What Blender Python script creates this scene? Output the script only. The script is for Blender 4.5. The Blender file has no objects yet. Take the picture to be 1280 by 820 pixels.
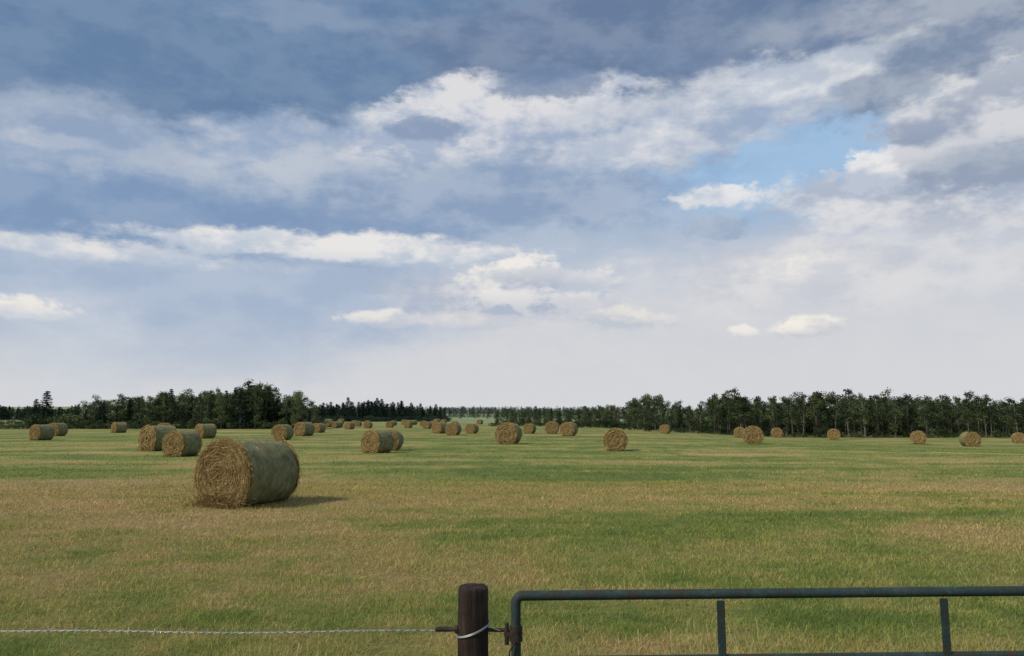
import bpy, bmesh, math, numpy as np
from mathutils import Vector
S=bpy.context.scene
S.view_settings.view_transform='Standard'; S.view_settings.look='None'; S.view_settings.exposure=0
EYE=2.1; F=924.0; PITCH=math.radians(6.9)
def lin(r,g,b):
    f=lambda c:(c/255/12.92 if c/255<=.04045 else ((c/255+.055)/1.055)**2.4)
    return (f(r),f(g),f(b),1.0)
# ------------------------------------------------------------------ camera
cam=bpy.data.cameras.new("camera"); co=bpy.data.objects.new("camera",cam); S.collection.objects.link(co)
cam.sensor_width=36; cam.lens=26; cam.clip_end=20000; cam.clip_start=.05
co.location=(0,0,EYE); co.rotation_euler=(math.pi/2+PITCH,0,0); S.camera=co
# ------------------------------------------------------------------ node helper
class NT:
    def __init__(s,tree): s.t=tree; s.n=tree.nodes; s.l=tree.links
    def new(s,ty,**k):
        n=s.n.new(ty)
        for a,b in k.items(): setattr(n,a,b)
        return n
    def put(s,sock,v):
        if v is None: return
        if isinstance(v,bpy.types.NodeSocket): s.l.new(v,sock)
        else: sock.default_value=v
    def math(s,op,a,b=None,c=None,clamp=False):
        n=s.new('ShaderNodeMath',operation=op,use_clamp=clamp)
        s.put(n.inputs[0],a); s.put(n.inputs[1],b); s.put(n.inputs[2],c); return n.outputs[0]
    def vmath(s,op,a,b=None):
        n=s.new('ShaderNodeVectorMath',operation=op); s.put(n.inputs[0],a); s.put(n.inputs[1],b)
        return n.outputs['Value'] if op in('LENGTH','DOT_PRODUCT') else n.outputs[0]
    def mix(s,f,a,b,blend='MIX'):
        n=s.new('ShaderNodeMix',data_type='RGBA',blend_type=blend)
        s.put(n.inputs[0],f); s.put(n.inputs[6],a); s.put(n.inputs[7],b); return n.outputs[2]
    def sep(s,v):
        n=s.new('ShaderNodeSeparateXYZ'); s.put(n.inputs[0],v); return n.outputs
    def comb(s,x,y,z=0.0):
        n=s.new('ShaderNodeCombineXYZ'); s.put(n.inputs[0],x); s.put(n.inputs[1],y); s.put(n.inputs[2],z); return n.outputs[0]
    def noise(s,v,scale=1.0,detail=6.0,rough=.55,dist=0.0,color=False):
        n=s.new('ShaderNodeTexNoise'); s.put(n.inputs['Vector'],v)
        n.inputs['Scale'].default_value=scale; n.inputs['Detail'].default_value=detail
        n.inputs['Roughness'].default_value=rough; n.inputs['Distortion'].default_value=dist
        return n.outputs['Color'] if color else n.outputs[0]
    def rng(s,v,a,b,c=0.0,d=1.0,smooth=True):
        n=s.new('ShaderNodeMapRange',interpolation_type='SMOOTHSTEP' if smooth else 'LINEAR')
        s.put(n.inputs[0],v)
        for i,k in enumerate((a,b,c,d)): n.inputs[i+1].default_value=k
        return n.outputs[0]
    def ramp(s,v,stops):
        n=s.new('ShaderNodeValToRGB'); s.put(n.inputs[0],v); e=n.color_ramp.elements
        while len(e)<len(stops): e.new(.5)
        for i,(p,c) in enumerate(stops): e[i].position=p; e[i].color=c
        return n.outputs[0]
    def ell(s,P,cx,cy,rx,ry,rot,edge,amp,soft):
        m=s.new('ShaderNodeMapping',vector_type='TEXTURE'); s.put(m.inputs[0],P)
        m.inputs[1].default_value=(cx,cy,0); m.inputs[2].default_value=(0,0,rot); m.inputs[3].default_value=(rx,ry,1)
        L=s.vmath('LENGTH',m.outputs[0])
        v=s.math('MULTIPLY_ADD',edge,amp,L)
        return s.rng(v,1.0+soft/2,1.0-soft/2)
# ------------------------------------------------------------------ world / sky
SUN_EL=math.radians(42); sx,sy=-.86,-.51
W=bpy.data.worlds.new("World"); S.world=W; W.use_nodes=True
try: W.cycles.sampling_method='NONE'
except Exception: pass
w=NT(W.node_tree); w.n.clear()
out=w.new('ShaderNodeOutputWorld'); bg=w.new('ShaderNodeBackground'); w.l.new(bg.outputs[0],out.inputs[0])
sky=w.new('ShaderNodeTexSky',sky_type='NISHITA'); sky.sun_disc=False; sky.sun_elevation=SUN_EL
sky.sun_rotation=math.atan2(sx,sy); sky.air_density=1.0; sky.dust_density=.6
tc=w.new('ShaderNodeTexCoord'); D=tc.outputs['Generated']
dx,dy,dz=w.sep(D)
az=w.math('MULTIPLY',w.math('ARCTAN2',dx,dy),57.2958)
el=w.math('MULTIPLY',w.math('ARCSINE',dz),57.2958)
Dn=w.vmath('MULTIPLY',D,(1.0,1.0,2.1))
nc=w.noise(Dn,3.4,3,.5,color=True)
wx,wy,wz=w.sep(w.vmath('SUBTRACT',nc,(.5,.5,.5)))
n2c=w.noise(w.vmath('ADD',Dn,(7.3,1.1,3.7)),12,6,.62,color=True)
w2x,w2y,w2z=w.sep(w.vmath('SUBTRACT',n2c,(.5,.5,.5)))
azw=w.math('ADD',az,w.math('ADD',w.math('MULTIPLY',wx,10.0),w.math('MULTIPLY',w2x,6.0)))
elw=w.math('ADD',el,w.math('ADD',w.math('MULTIPLY',wy,4.0),w.math('MULTIPLY',w2y,3.4)))
P=w.comb(azw,elw)
P0=w.comb(w.math('MULTIPLY_ADD',w2x,3.6,az),w.math('MULTIPLY_ADD',w2y,2.6,el))
r1=w.noise(Dn,9.0,7,.62); r2=w.noise(w.vmath('ADD',Dn,(-.020,-.008,.060)),9.0,4,.60)
n3=w.noise(w.vmath('MULTIPLY',D,(1,1,1.4)),42,4,.62)
n3c=w.math('SUBTRACT',n3,.5)
edge=w.math('MULTIPLY_ADD',n3c,.5,w.math('MULTIPLY_ADD',w2z,1.5,wz))
edge2=w.math('MULTIPLY_ADD',n3c,1.6,w.math('MULTIPLY',w2z,1.0))
P1=w.comb(w.math('MULTIPLY_ADD',w2x,1.6,az),w.math('MULTIPLY_ADD',w2y,1.2,el))
relief=w.math('MULTIPLY_ADD',w.math('SUBTRACT',r1,r2),2.4,.5)
relief=w.math('MULTIPLY_ADD',n3c,.5,relief)
relief=w.rng(relief,.12,.88)
base=w.ramp(w.math('MULTIPLY',el,.025),[(0,lin(211,213,218)),(.12,lin(208,211,217)),(.27,lin(198,205,217)),(.5,lin(168,191,217)),(.85,lin(125,153,195))])
nish=w.mix(1.0,sky.outputs[0],(.10,.10,.10,1),'MULTIPLY')
col=w.mix(.22,base,nish)
g=w.noise(Dn,2.2,4,.55)
col=w.mix(w.math('MULTIPLY',w.rng(g,.42,.62),w.rng(el,8,20)),col,w.mix(relief,lin(140,160,188),lin(178,189,205)))
def px(x,y):
    a=x-640; b=410-y
    yy=F*math.cos(PITCH)-b*math.sin(PITCH); zz=b*math.cos(PITCH)+F*math.sin(PITCH)
    return math.degrees(math.atan2(a,yy)), math.degrees(math.atan2(zz,math.hypot(a,yy)))
ncl=0; Pset=[P1,P0,P]
def cloud(x,y,rx,ry,hi,lo,op=1.0,soft=.5,amp=1.0,rot=0,warp=2,vshade=0.0):
    """one cloud mass placed by compass bearing / elevation, edges broken up by fractal noise"""
    global col,ncl,Pset,relief
    if ncl and ncl%6==0:
        # numerically nil dependency: makes the shader compiler evaluate the layers in sequence (bounded stack)
        tok=w.math('MULTIPLY',w.vmath('LENGTH',col),1e-9)
        relief=w.math('ADD',relief,tok); Pset=[w.vmath('ADD',p,tok) for p in Pset]
    ncl+=1
    cx,cy=px(x,y); k=1/16.0
    m=w.ell(Pset[warp],cx,cy,rx*k,ry*k,math.radians(rot),(edge2,edge,edge)[warp],amp,soft)
    if op<1: m=w.math('MULTIPLY',m,op)
    rl=relief
    if vshade:
        kk=vshade/(ry*k)
        rl=w.math('MULTIPLY_ADD',el,kk,w.math('ADD',relief,-cy*kk))
    col=w.mix(m,col,w.mix(rl,lin(*lo),lin(*hi)))
cloud(1010,190,230,75,(160,192,224),(154,187,221),.9,.7,.6)
cloud(900,440,560,95,(212,212,216),(206,208,214),.85,1.0,.6)
cloud(250,385,290,80,(172,187,208),(160,178,203),.9,.8,.5,rot=4)
cloud(90,420,60,70,(204,210,219),(192,202,216),.6,1.0,.6)
# upper dark deck
cloud(300,72,690,136,(118,142,173),(101,129,164),1,.5,.5)
cloud(60,148,170,20,(158,174,196),(138,158,186),.5,1.0,1.0)
cloud(880,36,380,74,(126,143,170),(104,125,157),1,.4,.7)
cloud(1200,60,170,62,(164,173,188),(122,139,165),.95,.5,1.1)
cloud(320,6,220,10,(150,166,189),(130,152,182),.45,1.0,1.0)
cloud(1100,25,170,16,(172,180,193),(136,151,177),.5,.9,1.2)
# middle pale deck
cloud(170,205,340,44,(174,186,203),(147,166,194),.85,.9,1.0)
cloud(60,178,50,9,(212,212,216),(180,190,206),.7,.8,1.2,warp=1)
cloud(470,195,230,48,(190,198,210),(154,173,200),.9,.7,1.1,rot=6)
cloud(640,152,165,44,(220,220,223),(166,180,203),1,.5,1.2,rot=8,vshade=.2)
cloud(820,160,190,50,(201,206,215),(157,173,198),.95,.6,1.2,rot=10,vshade=.1)
cloud(770,190,80,20,(224,224,227),(184,194,210),.8,.6,1.4,rot=8,warp=1,vshade=.2)
cloud(970,108,130,20,(224,226,229),(188,197,211),.9,.7,1.2,rot=10,warp=1)
cloud(690,102,62,22,(132,149,176),(114,135,167),.85,.5,1.2,warp=1)
cloud(535,162,42,11,(142,158,184),(130,149,179),.75,.7,1.5,warp=1)
cloud(830,80,70,14,(124,143,172),(110,131,163),.8,.5,1.2,warp=1)
# lower dark band
cloud(110,262,430,40,(142,164,193),(128,153,187),1,.55,.6,warp=1)
cloud(600,250,270,34,(164,179,201),(139,160,190),.95,.7,.8)
cloud(890,246,48,12,(234,233,232),(188,198,213),.9,.6,1.3,warp=0,vshade=.4)
# bright streak
cloud(60,308,190,14,(230,228,226),(190,200,214),.9,.7,1.2,warp=1,vshade=.35)
cloud(400,308,230,15,(236,233,230),(192,202,215),.95,.7,1.2,warp=1,vshade=.4)
cloud(200,350,330,20,(178,191,210),(165,182,205),.85,1.0,.8,warp=1)
cloud(20,386,50,11,(238,233,226),(204,209,217),.95,.7,1.3,warp=0,vshade=.4)
# right cumulus
cloud(1150,240,180,50,(222,222,225),(170,181,199),1,.5,1.2,warp=1,vshade=.3)
cloud(1110,208,60,24,(234,233,233),(188,197,211),.9,.4,1.3,warp=0,vshade=.3)
cloud(1240,160,110,60,(210,212,217),(148,161,183),1,.4,1.1,warp=1,vshade=.45)
cloud(1265,200,100,18,(164,175,192),(148,161,182),.8,.8,.9,warp=1)
cloud(1060,330,240,45,(222,221,222),(198,201,210),.75,1.0,1.0,warp=1)
cloud(1045,335,60,16,(238,233,228),(206,209,216),.8,.9,1.4,warp=0,vshade=.3)
cloud(895,283,42,12,(174,186,204),(156,173,197),.9,.5,1.1,warp=0)
# small low cumulus
cloud(620,374,120,26,(206,208,214),(178,187,203),.9,.9,1.1,warp=1)
cloud(650,358,74,34,(240,236,230),(176,185,202),.95,.5,1.0,warp=0,vshade=.75)
cloud(738,356,36,17,(238,234,228),(192,199,211),.9,.6,1.1,warp=0,vshade=.5)
cloud(482,398,46,10,(234,230,224),(190,197,209),.9,.7,1.1,warp=0,vshade=.5)
cloud(590,400,80,7,(222,219,218),(200,204,212),.8,.9,1.3,warp=0)
cloud(785,399,52,12,(230,226,220),(190,197,208),.9,.7,1.2,warp=0,vshade=.5)
cloud(1006,407,40,13,(246,240,230),(200,202,209),.95,.5,1.0,warp=0,rot=8,vshade=.5)
cloud(933,413,14,8,(240,235,228),(204,206,213),.95,.6,1.0,warp=0,vshade=.4)
col=w.mix(w.math('MULTIPLY',w.rng(el,9,-1),.85),col,lin(213,214,217))
w.put(bg.inputs[0],col); bg.inputs[1].default_value=1.0
sl=bpy.data.lights.new("sun",'SUN'); so=bpy.data.objects.new("sun",sl); S.collection.objects.link(so)
sl.energy=3.4; sl.angle=math.radians(9.0); sl.color=(1,.93,.80)
h=math.hypot(sx,sy); sd=Vector((sx/h*math.cos(SUN_EL),sy/h*math.cos(SUN_EL),math.sin(SUN_EL)))
so.rotation_euler=sd.to_track_quat('Z','Y').to_euler()
# ------------------------------------------------------------------ terrain
def ss(a,b,x): t=np.clip((x-a)/(b-a),0,1); return t*t*(3-2*t)
def T(x,y):
    x=np.asarray(x,float); y=np.asarray(y,float)
    z=-1.6*ss(10,60,x)*ss(20,110,y)
    z=z-.12*ss(14,40,y)
    z=z+.05*np.sin(x*.21+y*.07)*np.sin(y*.17+1)*ss(8,20,y)
    z=z+36*ss(450,3600,y)+14*np.exp(-((x+1100)/700)**2-((y-2000)/900)**2)
    return z
def vn(x,y,s):
    ix,iy=np.floor(x),np.floor(y); fx,fy=x-ix,y-iy; fx=fx*fx*(3-2*fx); fy=fy*fy*(3-2*fy)
    hsh=lambda a,b:np.modf(np.abs(np.sin(a*127.1+b*311.7+s*74.7)*43758.5453))[0]
    return (hsh(ix,iy)*(1-fx)+hsh(ix+1,iy)*fx)*(1-fy)+(hsh(ix,iy+1)*(1-fx)+hsh(ix+1,iy+1)*fx)*fy
def fbm(x,y,s,o=5,g=.55):
    t=0;a=1;n=0
    for k in range(o): t=t+a*vn(x*2**k+s*3.1*k,y*2**k+s*1.7,s+k); n+=a; a*=g
    return t/n
def dryness(x,y):
    a=fbm(x*.13+.05*y,y*.36,3,5,.6); c=fbm(x*.9,y*2.1,9,4,.65); b=fbm(x*3.1,y*3.7,5,3,.6)
    row_=fbm(x*.05+2,(y+.06*x)*.85,14,2,.5)   # old mowing swaths
    t=.31+(a-.5)*1.7+(c-.5)*1.1+(b-.5)*.6+(row_-.5)*.55
    e=(a-.5)*1.6+(c-.5)*1.0
    for (cx,cy,rx,ry,wt) in [(-9,15.5,13,6.5,.40),(-16,24,16,6,.26),(13,21.5,13,4.2,.32),(7.5,12.6,3.6,1.9,.30),(-4,10.3,4,2.2,.16),
                             (3,16,6,2.4,-.26),(0,7,20,2.4,-.22),(13,15.5,5,2,-.14),(-20,36,24,4,.16),(0,33,40,4,-.16),(10,62,80,14,-.08)]:
        L=np.sqrt(((x-cx)/rx)**2+((y-cy)/ry)**2)+e
        t=t+wt*(1-ss(.4,1.6,L))
    return np.clip(t,0,1)
def mesh_np(name,V,Fc,mats,mi=None,attrs=None,smooth=False):
    me=bpy.data.meshes.new(name); V=np.asarray(V,np.float32); Fc=np.asarray(Fc,np.int32)
    n,k=Fc.shape
    me.vertices.add(len(V)); me.vertices.foreach_set('co',V.ravel())
    me.loops.add(n*k); me.loops.foreach_set('vertex_index',Fc.ravel())
    me.polygons.add(n); me.polygons.foreach_set('loop_start',np.arange(0,n*k,k,dtype=np.int32))
    try: me.polygons.foreach_set('loop_total',np.full(n,k,np.int32))
    except Exception: pass
    for m in mats: me.materials.append(m)
    if mi is not None: me.polygons.foreach_set('material_index',np.asarray(mi,np.int32))
    me.polygons.foreach_set('use_smooth',np.full(n,smooth))
    me.update(calc_edges=True)
    if attrs:
        for a,v in attrs.items():
            at=me.attributes.new(a,'FLOAT','POINT'); at.data.foreach_set('value',np.asarray(v,np.float32))
    return me
def obj(name,data,parent=None,loc=(0,0,0)):
    o=bpy.data.objects.new(name,data); S.collection.objects.link(o); o.location=loc
    if parent: o.parent=parent
    return o
def mat(name,rough=.8,spec=.3):
    m=bpy.data.materials.new(name); m.use_nodes=True; t=NT(m.node_tree)
    b=t.n['Principled BSDF']; b.inputs['Roughness'].default_value=rough; b.inputs['Specular IOR Level'].default_value=spec
    return m,t,b
FIELD=[(0,(.155,.215,.056,1)),(.28,(.235,.280,.076,1)),(.5,(.34,.325,.108,1)),(.75,(.43,.345,.142,1)),(1,(.50,.375,.18,1))]
def field_color(t):
    a=t.new('ShaderNodeAttribute',attribute_name='dry'); return t.ramp(a.outputs['Fac'],FIELD)
gm,t,b=mat("field_grass_soil",.95,.1)
pos=t.new('ShaderNodeNewGeometry').outputs['Position']; x_,yy,z_=t.sep(pos); flat=t.comb(x_,yy)
fc=field_color(t)
fine=t.noise(flat,14,3,.7); fine2=t.noise(t.vmath('MULTIPLY',flat,(1,2.2,0)),2.6,6,.72)
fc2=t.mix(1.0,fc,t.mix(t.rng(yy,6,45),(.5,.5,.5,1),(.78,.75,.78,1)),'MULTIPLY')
fc2=t.mix(1.0,fc2,t.ramp(t.math('MULTIPLY',t.math('ADD',fine,fine2),.5),[(.33,(.6,.6,.6,1)),(.67,(1.3,1.26,1.2,1))]),'MULTIPLY')
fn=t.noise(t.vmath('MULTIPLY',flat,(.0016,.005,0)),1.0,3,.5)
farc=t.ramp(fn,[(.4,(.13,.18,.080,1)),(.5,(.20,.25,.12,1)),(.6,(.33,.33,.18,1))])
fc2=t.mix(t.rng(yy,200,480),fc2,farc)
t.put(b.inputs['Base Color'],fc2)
bp=t.new('ShaderNodeBump'); bp.inputs['Strength'].default_value=.6; bp.inputs['Distance'].default_value=.06
t.put(bp.inputs['Height'],fine2); t.put(b.inputs['Normal'],bp.outputs[0])
u=np.linspace(-1,1,401); gx=np.sinh(u*8)/np.sinh(8)*9000
v=np.linspace(0,1,520); gy=-60+np.sinh(v*6.2)/np.sinh(6.2)*9060
GX,GY=np.meshgrid(gx,gy); V=np.stack([GX,GY,T(GX,GY)],-1).reshape(-1,3)
nx,ny=len(gx),len(gy); i=(np.arange(ny-1)[:,None]*nx+np.arange(nx-1)[None]).ravel()
obj("field_ground",mesh_np("field_ground",V,np.stack([i,i+1,i+nx+1,i+nx],1),[gm],attrs={'dry':dryness(V[:,0],V[:,1])},smooth=True))
# ------------------------------------------------------------------ grass
def leafmat(name,build,transl=.3,rough=.7):
    m,t,b=mat(name,rough,.15); c=build(t); t.n.remove(b)
    df=t.new('ShaderNodeBsdfDiffuse'); t.put(df.inputs[0],c)
    tr=t.new('ShaderNodeBsdfTranslucent'); t.put(tr.inputs[0],c)
    mx=t.new('ShaderNodeMixShader'); mx.inputs[0].default_value=transl
    t.l.new(df.outputs[0],mx.inputs[1]); t.l.new(tr.outputs[0],mx.inputs[2])
    t.l.new(mx.outputs[0],t.n['Material Output'].inputs[0]); return m
def gbuild(t):
    fc=field_color(t); a=t.new('ShaderNodeAttribute',attribute_name='tint')
    m=t.ramp(a.outputs['Fac'],[(0,(.65,.70,.6,1)),(.5,(1.08,1.06,1.0,1)),(.85,(1.35,1.28,1.2,1)),(1,(1.9,1.5,1.5,1))])
    return t.mix(1.0,fc,m,'MULTIPLY')
grassm=leafmat("grass_blades",gbuild,.3)
def blades(N,r0,r1,h0,h1,w0,seed,power=1.0,arc=44):
    R=np.random.default_rng(seed)
    r=np.exp(R.uniform(math.log(r0),math.log(r1),N)); a=np.radians(R.uniform(-arc,arc,N))
    x=r*np.sin(a); y=r*np.cos(a)
    cl=fbm(x*1.7,y*1.9,21,3)
    h=R.uniform(h0,h1,N)*(.35+1.3*cl)*(1-.35*ss(20,60,r))
    wd=w0*np.clip(r/6,.8,12)**power*R.uniform(.6,1.4,N)
    f=R.uniform(0,2*math.pi,N); ux,uy=np.cos(f),np.sin(f)
    lean=R.uniform(.2,1.5,N)*h; g=R.uniform(0,2*math.pi,N)
    z=T(x,y)-.01
    A=np.stack([x-ux*wd/2,y-uy*wd/2,z],1); B=np.stack([x+ux*wd/2,y+uy*wd/2,z],1)
    mx=x+np.cos(g)*lean*.35; my=y+np.sin(g)*lean*.35
    C=np.stack([mx+ux*wd*.4,my+uy*wd*.4,z+h*.62],1); E=np.stack([mx-ux*wd*.4,my-uy*wd*.4,z+h*.62],1)
    Tp=np.stack([x+np.cos(g)*lean,y+np.sin(g)*lean,z+h],1)
    tn=np.clip(R.uniform(0,1,N)*.7+.3*(fbm(x*4,y*4,31,2)),0,1)
    return A,B,C,E,Tp,tn,dryness(x,y)
Vs=[];Fs=[];At=[];Dr=[];off=0
for args in [(420000,4.2,26,.03,.078,.0038,1),(170000,20,110,.04,.085,.0040,2)]:
    A,B,C,E,Tp,tn,dr=blades(*args); N=len(A)
    V=np.stack([A,B,C,E,Tp],1).reshape(-1,3); k=off+np.arange(N)*5
    Fs.append(np.concatenate([np.stack([k,k+1,k+2],1),np.stack([k,k+2,k+3],1),np.stack([k+3,k+2,k+4],1)]))
    Vs.append(V); At.append(np.repeat(tn,5)); Dr.append(np.repeat(dr,5)); off+=N*5
obj("meadow_grass",mesh_np("meadow_grass",np.concatenate(Vs),np.concatenate(Fs),[grassm],attrs={'tint':np.concatenate(At),'dry':np.concatenate(Dr)}))
def stalkbuild(t):
    a=t.new('ShaderNodeAttribute',attribute_name='tint')
    return t.ramp(a.outputs['Fac'],[(0,(.20,.28,.07,1)),(.5,(.36,.35,.14,1)),(1,(.50,.43,.22,1))])
sm=leafmat("grass_stalks",stalkbuild,.25)
Vs=[];Fs=[];At=[];off=0
R=np.random.default_rng(5)
cent=[(1.5,6.3),(2.1,6.3),(-1.9,6.2),(.4,6.5),(3.6,6.8),(1.8,7.0)]
for s in range(460):
    if s<210:
        c=cent[R.integers(len(cent))]; x=c[0]+R.normal(0,.3); y=c[1]+R.normal(0,.2)
    else: y=R.uniform(5.2,16); x=R.uniform(-.75,.75)*y
    hh=R.uniform(.12,.28)*(1 if s<210 else .6); g=R.uniform(0,6.28); ln=hh*R.uniform(.05,.5); z=float(T(x,y)); wd=.0018
    pts=[np.array([x+math.cos(g)*ln*q*q,y+math.sin(g)*ln*q*q,z+hh*q]) for q in (0,.4,.72,.86,1)]
    ws=[wd,wd,wd*.8,wd*2.2,wd*.3]
    for p,ww in zip(pts,ws): Vs+= [p-[ww,0,0],p+[ww,0,0]]
    for q in range(4): Fs.append([off+q*2,off+q*2+1,off+q*2+3,off+q*2+2])
    At+=[R.uniform(0,1)]*10; off+=10
obj("seed_stalks",mesh_np("seed_stalks",np.array(Vs),np.array(Fs),[sm],attrs={'tint':At}))
# ------------------------------------------------------------------ hay bales
hay,t,b=mat("hay_straw",.85,.15)
tcn=t.new('ShaderNodeTexCoord'); ox,oy,oz=t.sep(tcn.outputs['Object'])
rr=t.vmath('LENGTH',t.comb(oy,oz)); th=t.math('ARCTAN2',oz,oy)
sp=t.comb(t.math('MULTIPLY',rr,34.0),t.math('MULTIPLY',th,2.2),t.math('MULTIPLY',ox,8.0))
s1=t.noise(sp,1.0,6,.7,.6)
s2=t.noise(tcn.outputs['Object'],2.6,4,.6)
s3=t.noise(t.comb(t.math('MULTIPLY',rr,9.0),t.math('MULTIPLY',th,.8)),1.0,3,.6)
at=t.new('ShaderNodeAttribute',attribute_name='tint')
vv=t.math('ADD',t.math('MULTIPLY',s1,.5),t.math('ADD',t.math('MULTIPLY',s2,.25),t.math('MULTIPLY',s3,.25)))
vv=t.math('ADD',vv,t.math('MULTIPLY',t.math('SUBTRACT',at.outputs['Fac'],.5),.35))
hc=t.ramp(vv,[(.3,(.09,.055,.022,1)),(.45,(.25,.165,.062,1)),(.58,(.40,.285,.115,1)),(.75,(.58,.45,.21,1))])
t.put(b.inputs['Base Color'],hc)
bp=t.new('ShaderNodeBump'); bp.inputs['Strength'].default_value=.8; bp.inputs['Distance'].default_value=.03
t.put(bp.inputs['Height'],s1); t.put(b.inputs['Normal'],bp.outputs[0])
net,t,b=mat("bale_net_wrap",.85,.12)
tcn=t.new('ShaderNodeTexCoord'); ox,oy,oz=t.sep(tcn.outputs['Object']); th=t.math('ARCTAN2',oz,oy)
q1=t.noise(t.comb(t.math('MULTIPLY',ox,38.0),t.math('MULTIPLY',th,1.6)),1.0,4,.75)
q2=t.noise(tcn.outputs['Object'],5,6,.7)
wv_=t.math('SINE',t.math('MULTIPLY',ox,150.0)); wt_=t.math('SINE',t.math('MULTIPLY',th,120.0))
qq=t.math('ADD',t.math('MULTIPLY',q1,.5),t.math('MULTIPLY',q2,.5))
qq=t.math('MULTIPLY_ADD',wv_,.03,qq); qq=t.math('MULTIPLY_ADD',wt_,.012,qq)
nc_=t.ramp(qq,[(.34,(.070,.066,.030,1)),(.47,(.145,.142,.066,1)),(.58,(.23,.224,.112,1)),(.75,(.37,.34,.19,1))])
t.put(b.inputs['Base Color'],nc_)
bp=t.new('ShaderNodeBump'); bp.inputs['Strength'].default_value=.8; bp.inputs['Distance'].default_value=.02
t.put(bp.inputs['Height'],qq); t.put(b.inputs['Normal'],bp.outputs[0])
def bale_mesh(name,Rd,L,seed,fib,fw,loose=0):
    R=np.random.default_rng(seed); N=96
    ph=R.uniform(0,6.28,12)
    prof=[]
    hl=L/2
    for q in np.linspace(0,1,15)[:-1]: prof.append((-hl-.02,Rd*.93*q if q>0 else .001,0))
    prof+= [(-hl-.0,Rd*.955,0),(-hl+.03,Rd*.985,1),(-hl+.08,Rd,1)]
    for q in np.linspace(-1,1,17)[1:-1]: prof.append((q*(hl-.08),Rd*(1+.006*math.sin(q*9+ph[0])),1))
    prof+= [(hl-.08,Rd,1),(hl-.03,Rd*.985,1),(hl,Rd*.955,0)]
    for q in np.linspace(1,0,28)[1:]: prof.append((hl+.02,Rd*.93*q if q>0 else .001,0))
    V=[];th=np.arange(N)/N*2*math.pi
    M=len(prof)
    for j,(xx,r,kd) in enumerate(prof):
        rn=r*(1+.012*np.sin(3*th+ph[1])+.008*np.sin(5*th+ph[2]+xx*2)+.007*np.sin(9*th+ph[3]-xx*4)+.004*np.sin(17*th+ph[7]+xx*9))
        xo=np.full(N,xx,float)
        if abs(xx)>hl-.001 and r<Rd*.96:
            sgn=np.sign(xx); rr=r/Rd
            d=.035*np.sin(rr*26-th+ph[4])*(.3+.7*rr)+.03*np.sin(2*th+ph[5]+rr*5)*rr+.02*np.sin(7*th+rr*17+ph[6])*rr+R.normal(0,.008,N)
            d-= .07*np.exp(-(rr/.35)**2)*(1 if loose<1000 else 1.8)
            xo=xo+sgn*d
        y=rn*np.cos(th); z=rn*np.sin(th)
        z=np.where(z<-.82*Rd,-.82*Rd+(z+.82*Rd)*.45,z)
        z=np.where(z<0,z,z*(.985))
        V.append(np.stack([xo,y,z],1))
    V=np.concatenate(V); Fq=[];mi=[]
    for j in range(M-1):
        i0=j*N+np.arange(N); i1=j*N+(np.arange(N)+1)%N
        Fq.append(np.stack([i0,i0+N,i1+N,i1],1)); mi.append(np.full(N,1 if prof[j][2] and prof[j+1][2] else 0))
    Fq=np.concatenate(Fq); mi=np.concatenate(mi); nb=len(V)
    n=fib; side=np.where(R.random(n)<.8,1,-1)
    rr=Rd*np.sqrt(R.random(n))*.99; tt=R.uniform(0,2*math.pi,n)
    rim=R.random(n)<.18; rr[rim]=Rd*R.uniform(.93,1.0,rim.sum())
    xx=side*(hl+R.uniform(-.01,.055,n)); xx[rim]=side[rim]*(hl+R.uniform(-.02,.05,rim.sum()))
    bar=R.random(n)<.015; rr[bar]=Rd*R.uniform(.99,1.012,bar.sum()); xx[bar]=R.uniform(-hl,hl,bar.sum())
    c=np.stack([xx,rr*np.cos(tt),rr*np.sin(tt)],1)
    tg=np.stack([np.zeros(n),-np.sin(tt),np.cos(tt)],1); rd=np.stack([np.zeros(n),np.cos(tt),np.sin(tt)],1); axv=np.zeros((n,3)); axv[:,0]=side
    jit=R.normal(0,.38,n)[:,None]; jit[bar]*=.3; out_=R.normal(.05,.22,n)[:,None]
    d=tg*np.where(R.random(n)<.5,1,-1)[:,None]+rd*jit+axv*out_; d/=np.linalg.norm(d,axis=1)[:,None]
    ln=R.uniform(.05,.2,n)[:,None]; ln[bar]*=.4; ln[rim]*=.6; wdv=(rd+axv*R.normal(0,.6,n)[:,None]); wdv/=np.linalg.norm(wdv,axis=1)[:,None]; wdv=wdv*fw*R.uniform(.5,1.3,n)[:,None]
    tn=R.uniform(0,1,n)
    if loose:
        m=loose; yy=R.normal(-.15,.42,m)*Rd; zz=-Rd*.9+np.abs(R.normal(0,.13,m)); x2=hl+np.abs(R.normal(0,.06,m))*(1.2-(zz+Rd*.9))
        c2=np.stack([x2,yy,zz],1); d2=R.normal(0,1,(m,3)); d2[:,2]*=.45; d2/=np.linalg.norm(d2,axis=1)[:,None]
        w2=R.normal(0,1,(m,3)); w2/=np.linalg.norm(w2,axis=1)[:,None]
        c=np.concatenate([c,c2]); d=np.concatenate([d,d2]); ln=np.concatenate([ln,R.uniform(.04,.12,m)[:,None]]); wdv=np.concatenate([wdv,w2*fw]); tn=np.concatenate([tn,R.uniform(0,.8,m)]); n+=m
    c[:,2]=np.where(c[:,2]<-.82*Rd,-.82*Rd+(c[:,2]+.82*Rd)*.45,c[:,2])
    bend=R.normal(0,.02,(n,3))
    Q=np.stack([c-d*ln-wdv*.5,c-d*ln+wdv*.5,c+d*ln+wdv*.5+bend,c+d*ln-wdv*.5+bend],1).reshape(-1,3)
    k=nb+np.arange(n)*4; Fq=np.concatenate([Fq,np.stack([k,k+1,k+2,k+3],1)]); mi=np.concatenate([mi,np.zeros(n,int)])
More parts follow.
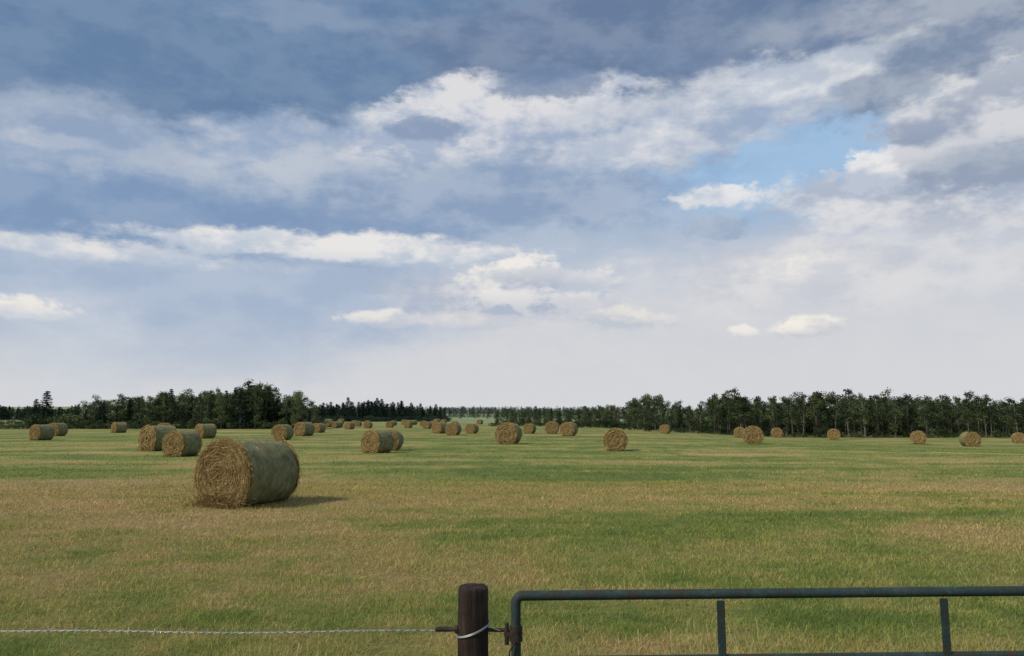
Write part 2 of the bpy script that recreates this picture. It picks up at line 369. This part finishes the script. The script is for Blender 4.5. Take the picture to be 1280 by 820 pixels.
    V=np.concatenate([V,Q]); att=np.concatenate([np.full(nb,.4),np.repeat(tn,4)])
    me=mesh_np(name,V,Fq,[hay,net],mi,{'tint':att},smooth=False)
    sm_=np.zeros(len(Fq),bool); sm_[:(M-1)*N]=True; me.polygons.foreach_set('use_smooth',sm_)
    return me
big=bale_mesh("hay_bale_big",.75,1.50,3,26000,.006,3000)
small=[bale_mesh("hay_bale_%d"%q,.75,1.35,20+q,3500,.016,250) for q in range(4)]
def bearing(x): return (x-640)/931.0
def dist_for(x,ybase):
    k=bearing(x); ds=np.geomspace(8,600,4000); pr=(EYE-T(ds*k,ds))/ds*938
    return float(ds[np.argmin(np.abs(pr-(ybase-522)))]),k
R=np.random.default_rng(11)
def bale(x,yb,hp,yaw=None,me=None):
    d,k=dist_for(x,yb); Dm=np.clip(hp*d/938,1.35,1.85)
    o=obj("hay_bale",me or small[R.integers(4)]); s=Dm/1.40; o.scale=(s,s,s)
    o.location=(d*k,d,float(T(d*k,d))+.75*.901*s-.01)
    o.rotation_euler=(0,0,math.radians(yaw if yaw is not None else -113+R.uniform(-14,14)))
    return o
bale(314,629,79,-113,big)
for a in [(54,550,19),(73,545,16,-100),(150,541,13),(200,563,31,-118),(230,570,31,-108),(206,541,12),(258,548,18),(354,550,19),(381,545,17),(399,541,8),
          (473,566,28,-120),(489,563,25,-95),(550,542,14),(567,544,15),(590,542,12),(636,555,26,-105),(662,542,12),(690,542,15),(711,545,17),(769,563,27,-100),
          (831,542,9),(924,547,13),(940,555,22),(970,547,12),(1041,550,15),(1146,555,17),(1210,558,19),(1271,554,13),(1360,560,20),(-60,548,17)]:
    bale(*a)
for q in range(26):
    bale(R.uniform(405,530) if q<20 else R.uniform(530,600),R.uniform(529.5,537),6)
# ------------------------------------------------------------------ trees
def tree_arrays(kind,seed,lod=1.0):
    R=np.random.default_rng(seed); V=[];Fq=[];mi=[];tn=[];off=0
    def quadstrip(p0,p1,r0,r1,sides=5):
        nonlocal off
        p0=np.array(p0,float);p1=np.array(p1,float); ax=p1-p0; ax/=np.linalg.norm(ax)
        a=np.cross(ax,[.3,.9,.1]); a/=np.linalg.norm(a); b_=np.cross(ax,a)
        for p,r in((p0,r0),(p1,r1)):
            for s in range(sides):
                an=s/sides*6.2832; V.append(p+r*(a*math.cos(an)+b_*math.sin(an))); tn.append(.5)
        for s in range(sides):
            Fq.append([off+s,off+(s+1)%sides,off+sides+(s+1)%sides,off+sides+s]); mi.append(1)
        off+=2*sides
    def leaves(c,rad,n,size,tint):
        nonlocal off
        p=R.normal(0,1,(n,3)); p/=np.linalg.norm(p,axis=1)[:,None]; p=p*(R.random(n)[:,None]**.45)*rad+c
        a=R.normal(0,1,(n,3)); a/=np.linalg.norm(a,axis=1)[:,None]
        b_=np.cross(a,R.normal(0,1,(n,3))); b_/=np.linalg.norm(b_,axis=1)[:,None]
        s=size*R.uniform(.5,1.2,n)[:,None]
        Q=np.stack([p-a*s,p-b_*s*.6,p+a*s,p+b_*s*.6],1).reshape(-1,3)
        V.extend(Q); k=off+np.arange(n)*4; Fq.extend(np.stack([k,k+1,k+2,k+3],1)); mi.extend([0]*n)
        tn.extend(np.repeat(np.clip(tint+R.normal(0,.12,n),0,1),4)); off+=4*n
    if kind in('dec','bushy'):
        bu=kind=='bushy'
        lean=R.normal(0,.03,2); quadstrip((0,0,-.02),(lean[0],lean[1],.5),.013,.009); quadstrip((lean[0],lean[1],.5),(lean[0]*1.6,lean[1]*1.6,.90),.009,.003)
        cw=R.uniform(.20,.30) if bu else R.uniform(.14,.22); lo=R.uniform(.08,.18) if bu else R.uniform(.22,.38); nC=int((34 if bu else 22)*lod**.5)
        for q in range(nC):
            z=lo+(1-lo)*((q+R.random())/nC)*.96
            u=(z-lo)/(1-lo); wr=cw*math.sin(math.pi*min(1,max(.08,u*.78+.2)))**.7
            an=R.uniform(0,6.28); rr=wr*R.uniform(.3,1.0)
            c=np.array([math.cos(an)*rr+lean[0]*u,math.sin(an)*rr+lean[1]*u,z])
            if R.random()<.5: quadstrip((lean[0]*u,lean[1]*u,max(.08,z-.12)),c,.005,.002,4)
            rad=np.array([1,1,.75])*R.uniform(.05,.09)*(1.2 if bu else 1)
            leaves(c,rad,int(R.uniform(28,60)*lod),.018/lod**.4,R.uniform(.1,.95))
    elif kind=='con':
        quadstrip((0,0,-.02),(0,0,.97),.014,.002)
        nl=int(18*lod**.5)+3
        for q in range(nl):
            z=.08+.90*q/nl; rw=.20*(1-z)**.8+.010
            for k in range(8):
                an=R.uniform(0,6.28); L=rw*R.uniform(.6,1.1); tip=np.array([math.cos(an)*L,math.sin(an)*L,z-.25*L])
                for s in np.linspace(.25,1,4 if lod>.5 else 2):
                    leaves(np.array([0,0,z])*(1-s)+tip*s,np.array([.02,.02,.012]),max(2,int(4*lod)),.018/lod**.4,R.uniform(.1,.7))
    elif kind=='shrub':
        for q in range(3): quadstrip((0,0,-.03),(R.normal(0,.25),R.normal(0,.2),.5),.015,.006,4)
        for q in range(14):
            an=R.uniform(0,6.28); rr=.62*math.sqrt(R.random()); z=R.uniform(.12,.85)*(1-.5*rr)
            leaves(np.array([math.cos(an)*rr,math.sin(an)*rr,z]),np.array([.2,.2,.15]),int(45*lod),.05,R.uniform(.1,.9))
    return np.array(V),np.array(Fq),np.array(mi),np.array(tn)
DEC=[tree_arrays('dec',40+q) for q in range(8)]; BUS=[tree_arrays('bushy',50+q) for q in range(6)]
CON=[tree_arrays('con',60+q) for q in range(5)]; SHR=[tree_arrays('shrub',80+q) for q in range(4)]
DECL=[tree_arrays('dec',140+q,.12) for q in range(6)]; CONL=[tree_arrays('con',160+q,.18) for q in range(4)]
def treemat(name,c0,c1,c2):
    def f(t):
        a=t.new('ShaderNodeAttribute',attribute_name='tint'); return t.ramp(a.outputs['Fac'],[(0,c0),(.55,c1),(1,c2)])
    return leafmat(name,f,.25,.8)
lm=treemat("leaves",(.034,.052,.028,1),(.078,.106,.046,1),(.155,.182,.074,1))
lmd=treemat("leaves_woodland",(.024,.038,.022,1),(.054,.078,.036,1),(.122,.148,.060,1))
cmn=treemat("needles",(.016,.030,.025,1),(.033,.054,.038,1),(.058,.084,.052,1))
farm=treemat("leaves_far_haze_tint",(.048,.068,.068,1),(.070,.093,.086,1),(.094,.117,.098,1))  # aerial haze painted into the leaf colours: lighter and bluer than the nearer trees
bark,t,b=mat("bark",.9,.1)
nn=t.noise(t.new('ShaderNodeTexCoord').outputs['Object'],3,3,.7)
t.put(b.inputs['Base Color'],t.ramp(nn,[(.3,(.05,.042,.035,1)),(.7,(.20,.18,.15,1))]))
def grove(name,specs,leaf):
    Vs=[];Fs=[];Ms=[];Ts=[];off=0; R=np.random.default_rng(len(name)*13+len(specs))
    for (lib,x,y,h,wsc,sh) in specs:
        V,Fq,mi,tn=lib[R.integers(len(lib))]; a=R.uniform(0,6.28); c,s=math.cos(a),math.sin(a)
        X=(V[:,0]*c-V[:,1]*s)*h*wsc+x; Y=(V[:,0]*s+V[:,1]*c)*h*wsc+y; Z=V[:,2]*h+float(T(x,y))
        Vs.append(np.stack([X,Y,Z],1)); Fs.append(Fq+off); Ms.append(mi); Ts.append(np.clip(tn+sh,0,1)); off+=len(V)
    return obj(name,mesh_np(name,np.concatenate(Vs),np.concatenate(Fs),[leaf,bark],np.concatenate(Ms),{'tint':np.concatenate(Ts)}))
R=np.random.default_rng(21)
def row(lib,x0,x1,d,depth,n,top,jit,wsc=1.0,sh=0.0,shj=.16):
    o=[]
    for q in range(n):
        x=x0+(x1-x0)*(q+R.uniform(-.4,1.4))/n; dd=d+R.uniform(0,depth); k=bearing(x)
        X=k*dd; tp=(top(x) if callable(top) else top)+R.normal(0,jit)
        h=EYE+tp/938*dd-float(T(X,dd)); o.append((lib,X,dd,max(h,1.2),wsc*R.uniform(.8,1.3),sh+R.normal(0,shj)))
    return o
interp=lambda xs,ys:(lambda x:float(np.interp(x,xs,ys)))
tr=interp([600,700,780,800,820,840,870,905,925,950,1040,1090,1170,1280,1500],[7,9,13,27,32,19,15,29,31,21,29,25,25,20,20])
sp=row(DEC,850,1500,140,8,60,tr,4)+row(BUS,850,1500,141,10,45,lambda x:tr(x)-6,6,1.0,.0)+row(DEC,850,1500,150,14,90,tr,3.5,1.1,-.1)+row(BUS,800,1500,160,20,110,lambda x:tr(x)-4,3,1.2,-.15)
sp+=row(BUS,782,845,138,8,9,tr,3,.95,.2)+row(SHR,780,1500,141,5,75,-13,3.0,1.0,-.05)+row(SHR,700,1500,165,10,130,-3,3,1.2,-.25)
sp+=row(CON,850,1500,146,15,20,lambda x:tr(x)-1,3,1.1,-.3)
grove("woodland",sp,lmd)
sp=row(BUS,620,800,185,20,40,lambda x:tr(x)+1,2,1.1)+row(CON,620,800,200,20,26,lambda x:tr(x)+2,2.5,1,-.3)+row(SHR,615,800,182,12,60,-7,2,1.2,-.1)
grove("woodland",sp,lm)
tl=interp([60,100,130,190,200,240,270,300,335,350,362,395],[14,18,25,26,33,27,32,38,38,17,30,10])
sp=row(BUS,95,392,144,12,50,lambda x:tl(x)-1,5,.9,.05)+row(DEC,150,388,146,12,36,tl,4,1.1)+row(BUS,110,388,160,15,50,lambda x:tl(x)-4,3,1.2,-.2)+row(SHR,-200,395,143,6,90,-1.5,3.5,1.3,0,.2)
sp+=row(DEC,300,342,146,6,7,38,2,1.3,-.1)+row(BUS,356,388,145,6,5,30,2,.9,.12)+row(SHR,60,400,150,10,50,5,4,1.3,-.1)
grove("woodland",sp,lm)
sp=row(CON,90,395,141,14,22,lambda x:tl(x)-2,5,1.0,-.1)
grove("conifer_woodland",sp,cmn)
grove("spruce_tree",[(CON,bearing(57)*148,148,7.8,1.6,-.1)],cmn)
grove("spruce_tree",[(CON,bearing(44)*152,152,6.2,1.4,-.1)],cmn)
tcn_=interp([390,430,470,480,520,560],[16,18,22,18,15,9])
sp=row(CON,388,555,380,40,75,tcn_,3.6,1.3)+row(DEC,388,552,400,30,50,lambda x:tcn_(x)-5,2.5,1.6)+row(SHR,385,560,372,10,60,2,1.5,1.5)
sp+=row(CON,-200,100,500,60,110,13,2.5,1.3)+row(DEC,-200,100,500,60,110,11,2,1.6)
grove("conifer_woodland",sp,cmn)
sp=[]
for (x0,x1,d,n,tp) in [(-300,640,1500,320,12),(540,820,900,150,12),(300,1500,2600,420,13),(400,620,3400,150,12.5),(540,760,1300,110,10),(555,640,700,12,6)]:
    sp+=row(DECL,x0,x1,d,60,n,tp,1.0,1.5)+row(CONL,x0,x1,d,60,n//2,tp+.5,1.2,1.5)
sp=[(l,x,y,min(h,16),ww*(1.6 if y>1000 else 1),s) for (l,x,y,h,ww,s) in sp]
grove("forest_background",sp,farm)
# ------------------------------------------------------------------ fence, gate
def curve_tube(name,pts,rad,mat_,parent,cyc=False,res=4):
    cu=bpy.data.curves.new(name,'CURVE'); cu.dimensions='3D'; cu.bevel_depth=rad; cu.bevel_resolution=res; cu.use_fill_caps=True
    s=cu.splines.new('POLY'); s.points.add(len(pts)-1)
    for p,c in zip(s.points,pts): p.co=(*c,1)
    s.use_cyclic_u=cyc; cu.materials.append(mat_)
    for sp_ in cu.splines: sp_.use_smooth=True
    return obj(name,cu,parent)
gp,t,b=mat("gate_paint",.6,.3)
o_=t.new('ShaderNodeTexCoord').outputs['Object']
a1=t.noise(o_,6,6,.7); a2=t.noise(o_,45,4,.7)
v_=t.math('ADD',t.math('MULTIPLY',a1,.6),t.math('MULTIPLY',a2,.4))
t.put(b.inputs['Base Color'],t.ramp(v_,[(.40,(.055,.030,.018,1)),(.46,(.018,.032,.030,1)),(.58,(.032,.052,.048,1)),(.70,(.11,.13,.12,1))]))
t.put(b.inputs['Roughness'],t.rng(v_,.35,.65,.85,.55))
bp=t.new('ShaderNodeBump'); bp.inputs['Strength'].default_value=.5; bp.inputs['Distance'].default_value=.004; t.put(bp.inputs['Height'],a2); t.put(b.inputs['Normal'],bp.outputs[0])
rust,t,b=mat("rusty_steel",.7,.4); b.inputs['Metallic'].default_value=.5
a1=t.noise(t.new('ShaderNodeTexCoord').outputs['Object'],30,5,.7)
t.put(b.inputs['Base Color'],t.ramp(a1,[(.35,(.02,.018,.018,1)),(.7,(.09,.055,.04,1))]))
wire,t,b=mat("galvanised_wire",.5,.5); b.inputs['Metallic'].default_value=.6
a1=t.noise(t.new('ShaderNodeTexCoord').outputs['Object'],20,4,.6)
t.put(b.inputs['Base Color'],t.ramp(a1,[(.3,(.26,.255,.25,1)),(.7,(.48,.48,.47,1))]))
pw,t,b=mat("creosoted_wood",.85,.2)
o_=t.new('ShaderNodeTexCoord').outputs['Object']
a1=t.noise(t.vmath('MULTIPLY',o_,(40,40,2.5)),1,6,.7); a2=t.noise(o_,7,5,.7)
v_=t.math('ADD',t.math('MULTIPLY',a1,.6),t.math('MULTIPLY',a2,.4))
t.put(b.inputs['Base Color'],t.ramp(v_,[(.34,(.008,.006,.005,1)),(.5,(.028,.018,.014,1)),(.64,(.068,.045,.034,1)),(.78,(.17,.13,.11,1))]))
bp=t.new('ShaderNodeBump'); bp.inputs['Strength'].default_value=.9; bp.inputs['Distance'].default_value=.012; t.put(bp.inputs['Height'],a1); t.put(b.inputs['Normal'],bp.outputs[0])
def post(x,y,top,rad,seed):
    R=np.random.default_rng(seed); N=48; zs=np.concatenate([np.linspace(-.3,top-.012,40),[top-.004,top,top+.001,top+.001]]); rs=np.concatenate([np.full(40,rad),[rad*.975,rad*.93,rad*.5,.001]])
    ph=R.uniform(0,6.28,6); crack=R.uniform(0,6.28,9); V=[]
    th=np.arange(N)/N*2*math.pi
    for z,r in zip(zs,rs):
        rr=r*(1+.02*np.sin(2*th+ph[0]+z)+.012*np.sin(5*th+ph[1]+z*3)+.01*np.sin(z*7+ph[2]))
        for k,c in enumerate(crack):
            dd=np.abs((th-c-.05*math.sin(z*4+k)+math.pi)%(2*math.pi)-math.pi); rr=rr-.006*np.exp(-(dd/.05)**2)*(r>rad*.6)
        V.append(np.stack([rr*np.cos(th),rr*np.sin(th),np.full(N,z)+R.normal(0,.0008,N)],1))
    Fq=[]
    for j in range(len(zs)-1):
        i0=j*N+np.arange(N); i1=j*N+(np.arange(N)+1)%N; Fq.append(np.stack([i0,i1,i1+N,i0+N],1))
    e=bpy.data.objects.new("fence_post",None); S.collection.objects.link(e); e.location=(x,y,0)
    obj("timber",mesh_np("timber",np.concatenate(V),np.concatenate(Fq),[pw],smooth=True),e)
    return e
p1=post(-.182,3.6,1.312,.072,1)
curve_tube("hinge_bolt",[(-.17,0,1.118),(.16,-.015,1.118)],.009,rust,p1)
curve_tube("bolt_nut",[(-.085,0,1.118),(-.073,0,1.118)],.018,rust,p1)
curve_tube("bolt_thread_end",[(-.175,0,1.118),(-.10,0,1.118)],.0115,rust,p1)
lash=[]
for q in range(90):
    a=q/89*2*math.pi*2.0+.4; lash.append((.0775*math.cos(a),.0775*math.sin(a),1.115+.028*math.cos(a-.2)+.010*(q/89)))
curve_tube("wire_lashing",lash,.0024,wire,p1)
curve_tube("wire_tail",[(.070,-.030,1.142),(.10,-.03,1.128),(.125,-.03,1.120)],.0022,wire,p1)
post(4.46,3.70,1.33,.075,2); post(-4.0,3.75,1.30,.065,3); post(-7.9,3.8,1.30,.065,4)
gate=bpy.data.objects.new("farm_gate",None); S.collection.objects.link(gate); gate.location=(.022,3.53,0); gate.rotation_euler=(0,-.0035,math.radians(1.4))
Lg=4.27; zt=1.285; zb=.16; rb=.055
def corner(cx,cz,a0,a1,r=rb): return [(cx+r*math.cos(a),0,cz+r*math.sin(a)) for a in np.linspace(a0,a1,7)]
fr=corner(rb*.6,zt-rb*.6,math.pi,math.pi/2,rb*.6)+corner(Lg-rb,zt-rb,math.pi/2,0)+corner(Lg-rb,zb+rb,0,-math.pi/2)+corner(rb,zb+rb,-math.pi/2,-math.pi)
curve_tube("frame",fr,.0225,gp,gate,True,6)
for q,z in enumerate((.998,.76,.55,.35)): curve_tube("rail_%d"%(q+1),[(0,0,z),(Lg,0,z)],.018 if q else .0195,gp,gate)
def box(name,c,s,m,parent,bev=.003):
    bm=bmesh.new(); bmesh.ops.create_cube(bm,size=1); bmesh.ops.scale(bm,vec=s,verts=bm.verts); bmesh.ops.translate(bm,vec=c,verts=bm.verts)
    bmesh.ops.bevel(bm,geom=bm.edges[:],offset=bev,segments=2,affect='EDGES'); me=bpy.data.meshes.new(name); bm.to_mesh(me); bm.free(); me.materials.append(m)
    return obj(name,me,parent)
for q,x in enumerate((.945,1.99,3.03)): box("upright_%d"%(q+1),(x,-.012,(zt+zb)/2-.01),(.036,.012,zt-zb-.035),gp,gate)
curve_tube("hinge_collar",[(0,0,1.085),(0,0,1.15)],.030,rust,gate)
curve_tube("hinge_pin",[(-.042,0,1.07),(-.042,0,1.165)],.010,rust,gate)
box("hinge_lug",(-.035,0,1.118),(.04,.022,.03),rust,gate,.004)
curve_tube("latch_chain",[(-.005,-.03,1.09),(-.03,-.035,1.05),(-.03,-.03,1.02),(0,-.03,1.0)],.004,rust,gate)
bw=bpy.data.objects.new("barbed_wire_fence",None); S.collection.objects.link(bw)
for wi,z0 in enumerate((1.112,.80,.48)):
    for sgm,(xa,ya,xb,yb) in enumerate([(-.25,3.60,-4.0,3.69),(-4.0,3.69,-7.9,3.74)]):
        for st in range(2):
            pts=[]
            n=420
            for q in range(n):
                f=q/(n-1); a=f*2*math.pi*48+st*math.pi; sag=-.016*4*f*(1-f)+.004*math.sin(f*17)
                pts.append((xa+(xb-xa)*f,ya+(yb-ya)*f+.0024*math.cos(a),z0+sag+.0024*math.sin(a)))
            curve_tube("strand_%d_%d_%d"%(wi,sgm,st),pts,.0015,wire,bw,res=2)
        cu=bpy.data.curves.new("barbs",'CURVE'); cu.dimensions='3D'; cu.bevel_depth=.0014; cu.bevel_resolution=1; cu.materials.append(wire)
        for q in range(30):
            f=(q+.5)/30; sag=-.016*4*f*(1-f)+.004*math.sin(f*17); c=np.array([xa+(xb-xa)*f,ya+(yb-ya)*f,z0+sag])
            for bb in range(2):
                v_=np.array([R.normal(0,.4),R.normal(0,1),R.normal(0,1)]); v_/=np.linalg.norm(v_); s=cu.splines.new('POLY'); s.points.add(1)
                s.points[0].co=(*(c-v_*.015),1); s.points[1].co=(*(c+v_*.015),1)
        obj("barbs_%d_%d"%(wi,sgm),cu,bw)
